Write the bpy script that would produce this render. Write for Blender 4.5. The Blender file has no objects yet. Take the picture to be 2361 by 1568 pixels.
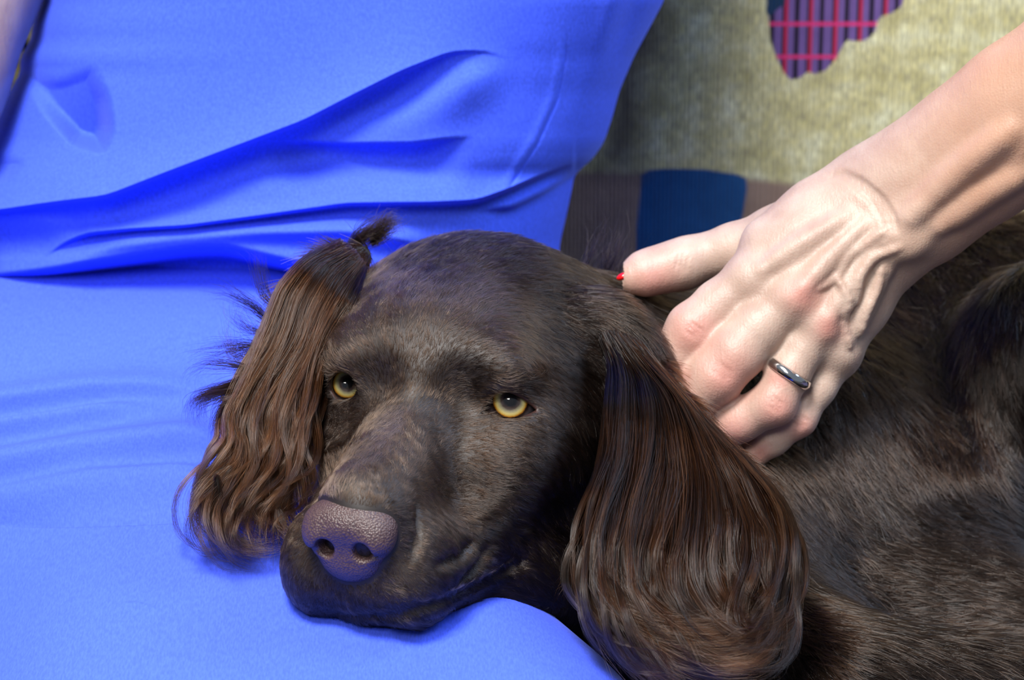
import bpy, math, numpy as np
from mathutils import Matrix, Vector
rng = np.random.default_rng(7)
SC = bpy.context.scene
COL = SC.collection

# ------------------------------------------------------------------ camera, light, exposure
W0, H0 = 2361.0, 1568.0
FPX = 6496.0                                    # focal length in pixels (about 20 degrees wide)
TH = math.radians(35)                           # the camera looks down by this much
CAM = np.array([0.0, 0.0, 1.30])
RX = np.array([1.0, 0, 0]); UP = np.array([0, math.sin(TH), math.cos(TH)]); BK = np.array([0, -math.cos(TH), math.sin(TH)])
ROT = np.stack([RX, UP, BK])                    # rows: camera axes in world

cam = bpy.data.cameras.new('camera'); camo = bpy.data.objects.new('camera', cam); COL.objects.link(camo)
cam.sensor_width = 36; cam.lens = 36 * FPX / W0; cam.clip_start = 0.05; cam.clip_end = 50
camo.matrix_world = Matrix(((1, 0, 0, 0), (0, UP[1], BK[1], 0), (0, UP[2], BK[2], 1.30), (0, 0, 0, 1)))
cam.dof.use_dof = True; cam.dof.focus_distance = 1.05; cam.dof.aperture_fstop = 13.0
SC.camera = camo

w = bpy.data.worlds.new('world'); SC.world = w; w.use_nodes = True
bg = w.node_tree.nodes['Background']; bg.inputs[0].default_value = (0.72, 0.82, 1.0, 1); bg.inputs[1].default_value = 0.22

def area(name, loc, target, size, power, color, size_y=None):
    l = bpy.data.lights.new(name, 'AREA'); l.energy = power; l.color = color; l.size = size
    if size_y: l.shape = 'RECTANGLE'; l.size_y = size_y
    o = bpy.data.objects.new(name, l); COL.objects.link(o); o.location = loc
    o.rotation_euler = (Vector(target) - Vector(loc)).to_track_quat('-Z', 'Y').to_euler()
    return o
area('key_light', (-0.34, 0.56, 2.36), (0, 0.95, 0.65), 0.46, 60, (1.0, 0.96, 0.93))
area('bounce_light', (-0.30, -0.05, 2.0), (0, 0.95, 0.65), 0.42, 12, (1.0, 0.97, 0.94))
area('window_light', (1.5, 1.3, 2.0), (0.1, 0.95, 0.6), 0.8, 36, (0.50, 0.68, 1.0))
SC.view_settings.view_transform = 'Standard'; SC.view_settings.look = 'None'
SC.view_settings.exposure = 0.07; SC.view_settings.gamma = 1.0; SC.view_settings.use_curve_mapping = False
SC.cycles.max_bounces = 6; SC.cycles.diffuse_bounces = 3; SC.cycles.glossy_bounces = 3
SC.cycles.transmission_bounces = 3; SC.cycles.transparent_max_bounces = 4
SC.cycles.caustics_reflective = False; SC.cycles.caustics_refractive = False

# ------------------------------------------------------------------ coordinates
def cp(px, py, d):                              # point seen at (px,py) at depth d, in camera axes (metres)
    px, py, d = np.broadcast_arrays(np.asarray(px, float), np.asarray(py, float), np.asarray(d, float))
    return np.stack([(px - W0 / 2) / FPX * d, (H0 / 2 - py) / FPX * d, -d], -1)
def to_world(P): return P @ ROT + CAM
def to_cam(Wp): return (Wp - CAM) @ ROT.T
def proj(P): return W0 / 2 + FPX * P[..., 0] / -P[..., 2], H0 / 2 - FPX * P[..., 1] / -P[..., 2]
def on_plane(px, py, z):                        # world point seen at (px,py) at world height z
    d = to_world(cp(px, py, 1.0)) - CAM
    return CAM + d * ((z - CAM[2]) / d[..., 2])[..., None]

# ------------------------------------------------------------------ scene helpers
def tag(o, label=None, cat=None, kind=None, group=None):
    for k, v in (('label', label), ('category', cat), ('kind', kind), ('group', group)):
        if v: o[k] = v
    return o
def empty(name, loc, label, cat):
    o = bpy.data.objects.new(name, None); COL.objects.link(o); o.location = loc; o.empty_display_size = .05
    return tag(o, label, cat)
def parent(o, p):
    if p is not None:
        o.parent = p
        if p.type == 'EMPTY': o.matrix_parent_inverse = Matrix.Translation(p.location).inverted()
    return o
def mesh_obj(name, V, F, mat, par=None, smooth=True, attrs=None):
    V = np.ascontiguousarray(V, np.float32); F = np.asarray(F)
    me = bpy.data.meshes.new(name); me.vertices.add(len(V)); me.vertices.foreach_set('co', V.ravel())
    n = F.shape[1]
    me.loops.add(F.size); me.loops.foreach_set('vertex_index', F.astype(np.int32).ravel())
    me.polygons.add(len(F)); me.polygons.foreach_set('loop_start', np.arange(0, F.size, n, dtype=np.int32))
    me.polygons.foreach_set('loop_total', np.full(len(F), n, np.int32))
    me.update(calc_edges=True); me.validate()
    if smooth: me.polygons.foreach_set('use_smooth', np.ones(len(me.polygons), bool))
    for k, a in (attrs or {}).items():
        a = np.ascontiguousarray(a, np.float32)
        if a.ndim == 1: me.attributes.new(k, 'FLOAT', 'POINT').data.foreach_set('value', a)
        else: me.attributes.new(k, 'FLOAT_VECTOR', 'POINT').data.foreach_set('vector', a.ravel())
    me.materials.append(mat)
    o = bpy.data.objects.new(name, me); COL.objects.link(o)
    return parent(o, par)
def hair_obj(name, P, R, mat, par, tint=None):  # P (n,k,3) world points, R (n,k) radii
    n, k = P.shape[:2]
    hc = bpy.data.hair_curves.new(name); hc.add_curves([k] * n)
    hc.attributes['position'].data.foreach_set('vector', np.ascontiguousarray(P, np.float32).ravel())
    ra = hc.attributes.get('radius') or hc.attributes.new('radius', 'FLOAT', 'POINT')
    ra.data.foreach_set('value', np.ascontiguousarray(R, np.float32).ravel())
    if tint is not None:
        hc.attributes.new('tint', 'FLOAT', 'CURVE').data.foreach_set('value', np.ascontiguousarray(tint, np.float32))
    hc.materials.append(mat)
    o = bpy.data.objects.new(name, hc); COL.objects.link(o)
    return parent(o, par)

def ss(a, b, x): t = np.clip((x - a) / (b - a), 0, 1); return t * t * (3 - 2 * t)
def resample(pts, n):
    pts = np.asarray(pts, float); d = np.r_[0, np.cumsum(np.linalg.norm(np.diff(pts, axis=0), axis=1))]
    t = np.linspace(0, d[-1], n * 4); q = np.stack([np.interp(t, d, pts[:, i]) for i in range(pts.shape[1])], 1)
    m = max(3, int(len(q) / max(len(pts), 2) * .6)) | 1
    pad = np.r_[2 * q[:1] - q[1:m // 2 + 1][::-1], q, 2 * q[-1:] - q[-m // 2:-1][::-1]]
    ker = np.hanning(m + 2)[1:-1]; ker /= ker.sum()
    q = np.stack([np.convolve(pad[:, i], ker, 'same')[m // 2:m // 2 + len(q)] for i in range(q.shape[1])], 1)
    return q[np.linspace(0, len(q) - 1, n).round().astype(int)]
class Noise:                                    # smooth vector noise from summed sines
    def __init__(s, scale, nd=3, seed=0, m=10, dim=3):
        r = np.random.default_rng(seed); s.k = r.normal(size=(dim, m)); s.k *= (2 * np.pi / scale) * r.uniform(.6, 1.4, m) / np.linalg.norm(s.k, axis=0)
        s.p = r.uniform(0, 6.28, (nd, m)); s.m = m
    def __call__(s, P):
        a = P @ s.k; return np.stack([np.sin(a + p).sum(-1) for p in s.p], -1) / math.sqrt(s.m / 2)
def poly_sd(px, py, poly):                      # signed distance to a closed polygon (negative inside)
    poly = np.asarray(poly, float); d = np.full(px.shape, 1e18); s = np.ones(px.shape)
    for i in range(len(poly)):
        a, b = poly[i], poly[i - 1]; ex, ey = b - a; wx, wy = px - a[0], py - a[1]
        t = np.clip((wx * ex + wy * ey) / (ex * ex + ey * ey), 0, 1)
        d = np.minimum(d, (wx - ex * t) ** 2 + (wy - ey * t) ** 2)
        c1, c2, c3 = py >= a[1], py < b[1], ex * wy > ey * wx
        s = np.where((c1 & c2 & c3) | (~c1 & ~c2 & ~c3), -s, s)
    return s * np.sqrt(d)
def line_sd(px, py, line):                      # distance above (+) / below (-) a polyline, and position 0..1 along it
    line = np.asarray(line, float); L = np.r_[0, np.cumsum(np.hypot(*np.diff(line, axis=0).T))]
    best = np.full(px.shape, 1e18); sd = np.zeros(px.shape); tt = np.zeros(px.shape)
    for i in range(len(line) - 1):
        a, e = line[i], line[i + 1] - line[i]; wx, wy = px - a[0], py - a[1]
        t = np.clip((wx * e[0] + wy * e[1]) / (e @ e), 0, 1); q = (wx - e[0] * t) ** 2 + (wy - e[1] * t) ** 2
        m = q < best; best = np.where(m, q, best)
        sd = np.where(m, np.sign(e[1] * wx - e[0] * wy) * np.sqrt(q), sd); tt = np.where(m, (L[i] + t * (L[i + 1] - L[i])) / L[-1], tt)
    return sd, tt

# ------------------------------------------------------------------ implicit surfaces
def smin(a, b, k): h = np.clip(.5 + .5 * (b - a) / k, 0, 1); return b + (a - b) * h - k * h * (1 - h)
def smax(a, b, k): return -smin(-a, -b, k)
class Field:
    def __init__(s): s.ops = []
    def add(s, op, f, c, R, k): s.ops.append((op, f, np.asarray(c, float), R, k))
    def ell(s, c, r, k=.008, op='u', rot=None):
        c = np.asarray(c, float); r = np.asarray(r, float) * np.ones(3)
        def f(P):
            q = P - c
            if rot is not None: q = q @ rot.T
            k0 = np.linalg.norm(q / r, axis=-1); k1 = np.linalg.norm(q / r ** 2, axis=-1) + 1e-9
            return k0 * (k0 - 1) / k1
        s.add(op, f, c, r.max(), k)
    def cap(s, a, b, ra, rb, k=.008, op='u', zs=1.0):
        a = np.asarray(a, float); b = np.asarray(b, float); ab = b - a; T = ab / (np.linalg.norm(ab) + 1e-9); w_ = np.array([0, 0, 1.]) - T * T[2]; w_ /= np.linalg.norm(w_)
        def f(P):
            q = P - a; t = np.clip(q @ ab / (ab @ ab), 0, 1); q = q - t[:, None] * ab
            if zs == 1: return np.linalg.norm(q, axis=-1) - (ra + (rb - ra) * t)
            r_ = ra + (rb - ra) * t; q2 = q + w_ * (q @ w_)[:, None] * (1 / zs - 1); L = np.linalg.norm(q2, axis=-1)
            return (L - r_) * np.linalg.norm(q, axis=-1) / (L + 1e-9)
        s.add(op, f, (a + b) / 2, np.linalg.norm(b - a) / 2 + max(ra, rb), k)
    def chain(s, pts, rs, k=.006, op='u', zs=1.0):
        for i in range(len(pts) - 1): s.cap(pts[i], pts[i + 1], rs[i], rs[i + 1], k, op, zs)
    def custom(s, op, f, c, R, k): s.add(op, f, c, R, k)
    def __call__(s, P, B=None, hd=0, per=1):
        d = np.full(len(P), 1.0)
        for op, f, c, R, k in s.ops:
            if B is None: sel = slice(None); Q = P
            else:
                bm = np.linalg.norm(B - c, axis=1) < R + hd + k + .012
                if not bm.any(): continue
                sel = np.repeat(bm, per); Q = P[sel]
            v = f(Q); o = d[sel]
            if op == 'u': d[sel] = smin(o, v, k)
            elif op == 's': d[sel] = smax(o, -v, k)
            elif op == 'i': d[sel] = smax(o, v, k)
            else: d[sel] = o - v
        return d
    def mesh(s, lo, hi, h, B=8):
        lo = np.asarray(lo, float); n = np.ceil((np.asarray(hi) - lo) / (h * B)).astype(int); bs = h * B
        g = np.stack(np.meshgrid(*[np.arange(i) for i in n], indexing='ij'), -1).reshape(-1, 3)
        ctr = lo + (g + .5) * bs; hd = bs * .866
        dc = np.concatenate([s(c) for c in np.array_split(ctr, max(1, len(ctr) // 100000))])
        keep = np.abs(dc) < hd * 2.3 + .003; g = g[keep]; ctr = ctr[keep]
        VV, KK, QQ = [], [], []
        off = np.stack(np.meshgrid(*[np.arange(B + 1)] * 3, indexing='ij'), -1).reshape(-1, 3) * h
        N = n * B + 2; key = lambda c: (c[..., 0] * N[1] + c[..., 1]) * N[2] + c[..., 2]
        CO = np.array([[i, j, k] for i in (0, 1) for j in (0, 1) for k in (0, 1)])
        ED = [(a, b) for a in range(8) for b in range(a + 1, 8) if np.abs(CO[a] - CO[b]).sum() == 1]
        for gi, ci in zip(np.array_split(g, max(1, len(g) // 1500)), np.array_split(ctr, max(1, len(ctr) // 1500))):
            if not len(gi): continue
            P = ((lo + gi * bs)[:, None] + off).reshape(-1, 3)
            D = s(P, ci, hd, len(off)).reshape(-1, B + 1, B + 1, B + 1); Sg = D < 0
            c8 = np.stack([Sg[:, i:i + B, j:j + B, k:k + B] for i, j, k in CO], -1); cnt = c8.sum(-1)
            b, i, j, k = np.nonzero((cnt > 0) & (cnt < 8))
            vals = np.stack([D[b, i + o[0], j + o[1], k + o[2]] for o in CO], -1)
            acc = np.zeros((len(b), 3)); wt = np.zeros(len(b))
            for p, q in ED:
                va, vb = vals[:, p], vals[:, q]; m = (va < 0) != (vb < 0); t = np.where(m, va / np.where(m, va - vb, 1), 0)
                acc += m[:, None] * (CO[p] + t[:, None] * (CO[q] - CO[p])); wt += m
            cell = gi[b] * B + np.stack([i, j, k], -1)
            VV.append(lo + (cell + acc / wt[:, None]) * h); KK.append(key(cell))
            for ax in range(3):
                o = [0, 0, 0]; o[ax] = 1
                A0 = Sg[:, :B, :B, :B]; A1 = Sg[:, o[0]:o[0] + B, o[1]:o[1] + B, o[2]:o[2] + B]
                b, i, j, k = np.nonzero(A0 != A1); c = gi[b] * B + np.stack([i, j, k], -1); ins = A0[b, i, j, k]
                u, v = np.zeros(3, int), np.zeros(3, int); u[(ax + 1) % 3] = 1; v[(ax + 2) % 3] = 1
                q = np.stack([key(c), key(c - u), key(c - u - v), key(c - v)], -1); q[~ins] = q[~ins][:, ::-1]; QQ.append(q)
        V = np.concatenate(VV); K = np.concatenate(KK); Q = np.concatenate(QQ)
        o = np.argsort(K); K = K[o]; V = V[o]; ix = np.searchsorted(K, Q).clip(0, len(K) - 1)
        ok = (K[ix] == Q).all(1)
        return V, ix[ok]
def normals(V, F):
    n = np.cross(V[F[:, 2]] - V[F[:, 0]], V[F[:, 3]] - V[F[:, 1]]); N = np.zeros_like(V)
    for i in range(4): 
        for a in range(3): N[:, a] += np.bincount(F[:, i], n[:, a], len(V))
    return N / (np.linalg.norm(N, axis=1, keepdims=True) + 1e-12)

# ------------------------------------------------------------------ materials
def newmat(name):
    m = bpy.data.materials.new(name); m.use_nodes = True; nt = m.node_tree
    return m, nt, nt.nodes['Principled BSDF']
def N_(nt, t, **kw):
    n = nt.nodes.new(t)
    for k, v in kw.items():
        if k.startswith('i_'): n.inputs[int(k[2:]) if k[2:].isdigit() else k[2:]].default_value = v
        else: setattr(n, k, v)
    return n
def ramp(nt, fac, stops):
    r = nt.nodes.new('ShaderNodeValToRGB'); e = r.color_ramp.elements
    while len(e) < len(stops): e.new(.5)
    for el, (p, c) in zip(e, stops): el.position = p; el.color = (*c, 1) if len(c) == 3 else c
    if fac is not None: nt.links.new(fac, r.inputs[0])
    return r.outputs[0]
def bump(nt, bs, h, strength, dist, base=None):
    b = N_(nt, 'ShaderNodeBump'); b.inputs['Strength'].default_value = strength; b.inputs['Distance'].default_value = dist
    nt.links.new(h, b.inputs['Height'])
    if base: nt.links.new(base, b.inputs['Normal'])
    if bs: nt.links.new(b.outputs[0], bs.inputs['Normal'])
    return b.outputs[0]
def math_(nt, op, a, b=None, c=None):
    n = N_(nt, 'ShaderNodeMath', operation=op)
    for i, v in enumerate((a, b, c)):
        if v is None: continue
        if isinstance(v, (int, float)): n.inputs[i].default_value = v
        else: nt.links.new(v, n.inputs[i])
    return n.outputs[0]
def mixc(nt, f, a, b, mode='MIX'):
    n = N_(nt, 'ShaderNodeMix', data_type='RGBA', blend_type=mode)
    for s, v in ((0, f), (6, a), (7, b)):
        if isinstance(v, (int, float)): n.inputs[s].default_value = v
        elif isinstance(v, tuple): n.inputs[s].default_value = (*v, 1)
        else: nt.links.new(v, n.inputs[s])
    return n.outputs[2]

def cloth_mat(name, base, crepe):
    m, nt, bs = newmat(name); tc = N_(nt, 'ShaderNodeTexCoord').outputs['Object']
    mp = N_(nt, 'ShaderNodeMapping'); mp.inputs['Scale'].default_value = crepe; nt.links.new(tc, mp.inputs[0])
    no = N_(nt, 'ShaderNodeTexNoise', i_Scale=1.0, i_Detail=2.0); nt.links.new(mp.outputs[0], no.inputs['Vector'])
    wv = N_(nt, 'ShaderNodeTexNoise', i_Scale=2600.0, i_Detail=1.0); nt.links.new(tc, wv.inputs['Vector'])
    c = ramp(nt, no.outputs[0], [(.3, tuple(x * .86 for x in base)), (.7, tuple(min(1, x * 1.12) for x in base))])
    nt.links.new(c, bs.inputs['Base Color']); bs.inputs['Roughness'].default_value = .85
    bs.inputs['Specular IOR Level'].default_value = .15
    bs.inputs['Sheen Weight'].default_value = .12; bs.inputs['Sheen Roughness'].default_value = .4; bs.inputs['Sheen Tint'].default_value = (.5, .6, 1, 1)
    h = math_(nt, 'ADD', no.outputs[0], math_(nt, 'MULTIPLY', wv.outputs[0], .6))
    bump(nt, bs, h, .35, .0003)
    return m
M_TOP = cloth_mat('blue_top_cloth', (.055, .115, .90), (900, 900, 500))
M_PANTS = cloth_mat('blue_trouser_cloth', (.061, .120, .92), (1400, 420, 900))

def skin_mat(name, attr=True):
    m, nt, bs = newmat(name); tc = N_(nt, 'ShaderNodeTexCoord').outputs['Object']
    n1 = N_(nt, 'ShaderNodeTexNoise', i_Scale=70.0, i_Detail=4.0); nt.links.new(tc, n1.inputs['Vector'])
    n2 = N_(nt, 'ShaderNodeTexNoise', i_Scale=900.0, i_Detail=3.0); nt.links.new(tc, n2.inputs['Vector'])
    base = ramp(nt, n1.outputs[0], [(.35, (.38, .265, .21)), (.65, (.46, .345, .28))])
    if attr:
        a = N_(nt, 'ShaderNodeAttribute', attribute_name='red'); b = N_(nt, 'ShaderNodeAttribute', attribute_name='tan')
        base = mixc(nt, math_(nt, 'MULTIPLY', b.outputs['Fac'], .6), base, (.46, .235, .13))
        base = mixc(nt, math_(nt, 'MULTIPLY', a.outputs['Fac'], .6), base, (.60, .20, .17))
    sp = ramp(nt, n2.outputs[0], [(.62, (0, 0, 0)), (.75, (1, 1, 1))])
    base = mixc(nt, math_(nt, 'MULTIPLY', sp, .12), base, (.25, .09, .04))
    nt.links.new(base, bs.inputs['Base Color']); bs.inputs['Roughness'].default_value = .5
    bs.inputs['Subsurface Weight'].default_value = .25; bs.inputs['Subsurface Radius'].default_value = (.006, .002, .001); bs.inputs['Subsurface Scale'].default_value = 1.0
    vo = N_(nt, 'ShaderNodeTexVoronoi', i_Scale=1100.0); nt.links.new(tc, vo.inputs['Vector'])
    mp = N_(nt, 'ShaderNodeMapping'); mp.inputs['Rotation'].default_value = (0, -.95, 0); mp.inputs['Scale'].default_value = (900, 250, 160); nt.links.new(tc, mp.inputs[0])
    n3 = N_(nt, 'ShaderNodeTexNoise', i_Scale=1.0, i_Detail=3.0); nt.links.new(mp.outputs[0], n3.inputs['Vector'])
    h = math_(nt, 'ADD', math_(nt, 'MULTIPLY', vo.outputs['Distance'], .4), n3.outputs[0])
    bump(nt, bs, h, .35, .0006)
    return m
M_SKIN = skin_mat('skin'); 
M_SKIN2 = skin_mat('pale_skin', False)

def fur_mat(name, dark, light, rough=.32, grey=(.55, .6, .7), spec=1.0):
    m = bpy.data.materials.new(name); m.use_nodes = True; nt = m.node_tree; nt.nodes.clear()
    out = N_(nt, 'ShaderNodeOutputMaterial')
    hi = N_(nt, 'ShaderNodeHairInfo'); at = N_(nt, 'ShaderNodeAttribute', attribute_name='tint')
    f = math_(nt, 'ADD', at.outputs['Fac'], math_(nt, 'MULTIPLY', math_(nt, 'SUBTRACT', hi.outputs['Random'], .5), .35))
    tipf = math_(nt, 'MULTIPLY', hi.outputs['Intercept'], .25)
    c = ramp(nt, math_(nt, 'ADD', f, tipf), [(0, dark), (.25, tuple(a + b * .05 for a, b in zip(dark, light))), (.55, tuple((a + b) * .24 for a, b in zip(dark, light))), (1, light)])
    bs = N_(nt, 'ShaderNodeBsdfHairPrincipled'); bs.model = 'CHIANG'; bs.parametrization = 'COLOR'
    nt.links.new(c, bs.inputs['Color']); bs.inputs['Roughness'].default_value = rough; bs.inputs['Radial Roughness'].default_value = .35
    bs.inputs['Coat'].default_value = 0.0; bs.inputs['IOR'].default_value = 1.36
    bs.inputs['Random Roughness'].default_value = .15
    nt.links.new(bs.outputs[0], out.inputs[0])
    return m
M_FUR = fur_mat('brown_short_fur', (.0006, .0003, .0003), (.21, .110, .066), .13)
M_EARFUR = fur_mat('brown_ear_fur', (.0007, .0003, .0002), (.22, .082, .034), .13)

def hide_mat():
    m, nt, bs = newmat('dog_hide'); a = N_(nt, 'ShaderNodeAttribute', attribute_name='lid')
    c = mixc(nt, a.outputs['Fac'], (.010, .006, .005), (.035, .012, .010))
    nt.links.new(c, bs.inputs['Base Color']); bs.inputs['Roughness'].default_value = .55; return m
M_HIDE = hide_mat()
def nose_mat():
    m, nt, bs = newmat('nose_leather'); tc = N_(nt, 'ShaderNodeTexCoord').outputs['Object']
    vo = N_(nt, 'ShaderNodeTexVoronoi', i_Scale=1300.0, feature='F1'); nt.links.new(tc, vo.inputs['Vector'])
    c = ramp(nt, vo.outputs['Distance'], [(0, (.085, .046, .042)), (1, (.032, .016, .020))])
    nt.links.new(c, bs.inputs['Base Color']); bs.inputs['Roughness'].default_value = .48
    bs.inputs['Specular IOR Level'].default_value = .6
    bump(nt, bs, math_(nt, 'MULTIPLY', vo.outputs['Distance'], -1.0), .6, .0005); return m
M_NOSE = nose_mat()
def eye_mat():
    m, nt, bs = newmat('amber_eye'); a = N_(nt, 'ShaderNodeAttribute', attribute_name='iris').outputs['Fac']
    n = N_(nt, 'ShaderNodeTexNoise', i_Scale=900.0, i_Detail=2.0); tc = N_(nt, 'ShaderNodeTexCoord'); nt.links.new(tc.outputs['Object'], n.inputs['Vector'])
    r = math_(nt, 'ADD', a, math_(nt, 'MULTIPLY', math_(nt, 'SUBTRACT', n.outputs[0], .5), .04))
    c = ramp(nt, r, [(0, (.002, .002, .003)), (.16, (.002, .002, .004)), (.20, (.03, .02, .02)), (.27, (.10, .07, .06)), (.34, (.50, .47, .28)), (.40, (.85, .74, .30)), (.45, (.85, .62, .14)), (.485, (.62, .25, .02)), (.515, (.02, .01, .006)), (.56, (.03, .015, .012)), (.62, (.12, .10, .11))])
    nt.links.new(c, bs.inputs['Base Color']); bs.inputs['Roughness'].default_value = .6; bs.inputs['Specular IOR Level'].default_value = .1
    bs.inputs['Coat Weight'].default_value = 1.0; bs.inputs['Coat Roughness'].default_value = .02; bs.inputs['Coat IOR'].default_value = 1.75
    return m
M_EYE = eye_mat()
def plain(name, col, rough=.5, metal=0):
    m, nt, bs = newmat(name); n = N_(nt, 'ShaderNodeTexNoise', i_Scale=60.0); tc = N_(nt, 'ShaderNodeTexCoord'); nt.links.new(tc.outputs['Object'], n.inputs['Vector'])
    nt.links.new(ramp(nt, n.outputs[0], [(.3, tuple(c * .9 for c in col)), (.7, col)]), bs.inputs['Base Color'])
    bs.inputs['Roughness'].default_value = rough; bs.inputs['Metallic'].default_value = metal; return m
M_RING = plain('silver', (.85, .85, .84), .14, 1.0)
M_NAIL = plain('red_polish', (.75, .01, .012), .15)
M_WOOD = plain('dark_wood', (.05, .025, .012), .4)

def sofa_mat():
    m, nt, bs = newmat('woven_sofa_fabric'); tc = N_(nt, 'ShaderNodeTexCoord').outputs['Object']
    sep = N_(nt, 'ShaderNodeSeparateXYZ'); nt.links.new(tc, sep.inputs[0]); X, Z = sep.outputs[0], sep.outputs[2]
    at = lambda n: N_(nt, 'ShaderNodeAttribute', attribute_name=n).outputs['Fac']
    def mask(sd, wdt=.0006):                     # 1 inside (negative distance)
        mr = N_(nt, 'ShaderNodeMapRange'); nt.links.new(sd, mr.inputs[0]); mr.inputs[1].default_value = wdt; mr.inputs[2].default_value = -wdt; return mr.outputs[0]
    def tri(v, period, ph=0.0):                  # 0..1 ridge wave
        return math_(nt, 'MULTIPLY', math_(nt, 'PINGPONG', math_(nt, 'ADD', v, ph), period / 2), 2 / period)
    nz = N_(nt, 'ShaderNodeTexNoise', i_Scale=55.0, i_Detail=5.0, i_Roughness=.65); nt.links.new(tc, nz.inputs['Vector'])
    mp = N_(nt, 'ShaderNodeMapping'); mp.inputs['Scale'].default_value = (900, 60, 200); nt.links.new(tc, mp.inputs[0])
    st = N_(nt, 'ShaderNodeTexNoise', i_Scale=1.0, i_Detail=3.0); nt.links.new(mp.outputs[0], st.inputs['Vector'])
    khaki = ramp(nt, nz.outputs[0], [(.30, (.38, .34, .12)), (.5, (.66, .61, .29)), (.68, (.84, .84, .54))])
    khaki = mixc(nt, ramp(nt, st.outputs[0], [(.35, (.75, .75, .75)), (.65, (0, 0, 0))]), khaki, (.25, .24, .17))
    mauve = mixc(nt, nz.outputs[0], (.20, .13, .10), (.34, .25, .19))
    c = mixc(nt, mask(at('band'), .002), khaki, mauve)
    blue = mixc(nt, nz.outputs[0], (.008, .045, .14), (.020, .11, .30))
    c = mixc(nt, mask(at('square')), c, blue)
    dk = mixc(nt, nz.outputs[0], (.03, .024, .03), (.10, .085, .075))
    c = mixc(nt, mask(at('shade_stripe'), .012), c, dk)  # dark stripe in the weave, softened to paint in shade beside the sitter
    # plaid leaf
    vs = tri(X, .0063); hs = tri(Z, .0170, .004)
    pl = mixc(nt, nz.outputs[0], (.09, .055, .18), (.19, .11, .32))
    pl = mixc(nt, ramp(nt, vs, [(.55, (0, 0, 0)), (.72, (1, 1, 1))]), pl, (.012, .008, .022))
    vr = tri(X, .0126, .0022); pl = mixc(nt, ramp(nt, vr, [(.80, (0, 0, 0)), (.92, (1, 1, 1))]), pl, (.42, .02, .07))
    pl = mixc(nt, ramp(nt, hs, [(.84, (0, 0, 0)), (.93, (1, 1, 1))]), pl, (.60, .035, .16))
    c = mixc(nt, mask(at('leaf')), c, pl)
    c = mixc(nt, mask(at('leafblue')), c, (.010, .035, .085))
    c = mixc(nt, math_(nt, 'MULTIPLY', ramp(nt, tri(X, .0029), [(.1, (1, 1, 1)), (.6, (0, 0, 0))]), .30), c, (.05, .045, .035))
    nt.links.new(c, bs.inputs['Base Color']); bs.inputs['Roughness'].default_value = .95; bs.inputs['Specular IOR Level'].default_value = .1
    rib = tri(X, .0021); h = math_(nt, 'ADD', math_(nt, 'MULTIPLY', rib, .7), st.outputs[0])
    h = math_(nt, 'ADD', h, math_(nt, 'MULTIPLY', tri(Z, .0024), .4))
    bump(nt, bs, h, .6, .0012); return m
M_SOFA = sofa_mat()
M_FLOOR = plain('carpet', (.16, .13, .10), .95); M_WALL = plain('wall_paint', (.62, .58, .52), .9)

# ------------------------------------------------------------------ the room (behind and below the sofa)
def box_arr(lo, hi):
    V = np.array([[x, y, z] for x in (lo[0], hi[0]) for y in (lo[1], hi[1]) for z in (lo[2], hi[2])])
    return V, np.array([[0, 1, 3, 2], [4, 6, 7, 5], [0, 4, 5, 1], [2, 3, 7, 6], [0, 2, 6, 4], [1, 5, 7, 3]])
def box(name, lo, hi, mat, par=None):
    return mesh_obj(name, *box_arr(lo, hi), mat, par, smooth=False)
def bevel(o, w=.01, s=3):
    b = o.modifiers.new('bevel', 'BEVEL'); b.width = w; b.segments = s; return o
tag(box('floor', (-3, -1.5, -.05), (3, 3, 0), M_FLOOR), kind='structure')
tag(box('wall_back', (-3, 1.95, 0), (3, 2.05, 2.6), M_WALL), kind='structure')

SEAT_Z = .393
# ------------------------------------------------------------------ sofa
sofa = empty('sofa', (0.2, 1.2, 0), 'long sofa in khaki ribbed fabric with woven plaid leaf and blue square pattern', 'sofa')
box_ = bevel(box('base', (-1.1, .42, .08), (1.5, 1.75, .28), M_SOFA, sofa))
for x in (-1.0, 1.4):
    for y in (.5, 1.65): box('foot', (x - .03, y - .03, 0), (x + .03, y + .03, .082), M_WOOD, sofa)
for x0 in (-1.1, 1.32): bevel(box('armrest', (x0, .42, .27), (x0 + .18, 1.75, .68), M_SOFA, sofa), .04, 5)
BA = math.radians(17)                            # the backrest leans back
BO = to_world(cp(1900, 300, 1.45))              # a point of its front
BN = np.array([0, -math.cos(BA), math.sin(BA)]); BU = np.array([0, math.sin(BA), math.cos(BA)])
def hit_back(px, py):                            # backrest coordinates (x, up) of a pixel
    d = to_world(cp(np.asarray(px, float), np.asarray(py, float), 1.0)) - CAM
    t = ((BO - CAM) @ BN) / (d @ BN); Q = CAM + d * t[..., None] - BO
    return Q[..., 0], Q @ BU
def on_back(pts): p = np.array(pts, float); return np.stack(hit_back(p[:, 0], p[:, 1]), 1)
LEAF = on_back([(1775, -60), (1772, 20), (1775, 90), (1790, 130), (1805, 165), (1825, 186), (1845, 182), (1852, 168), (1870, 165), (1888, 175), (1905, 160), (1925, 140), (1942, 110), (1950, 90), (1980, 97), (2005, 90), (2022, 65), (2025, 38), (2050, 32), (2075, 22), (2085, 0), (2088, -40), (2060, -90), (1990, -130), (1900, -140), (1820, -110)])
LEAFB = on_back([(1766, -60), (1768, 15), (1764, 30), (1778, 40), (1786, 25), (1812, 10), (1812, -60)])
SQ = on_back([(1478, 394), (1540, 388), (1620, 390), (1700, 402), (1721, 410), (1722, 440), (1712, 500), (1690, 560), (1690, 640), (1466, 640), (1468, 520), (1476, 440)])
BAND = on_back([(900, 385), (1478, 398), (1725, 412), (1880, 430), (1870, 640), (900, 640)])
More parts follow.
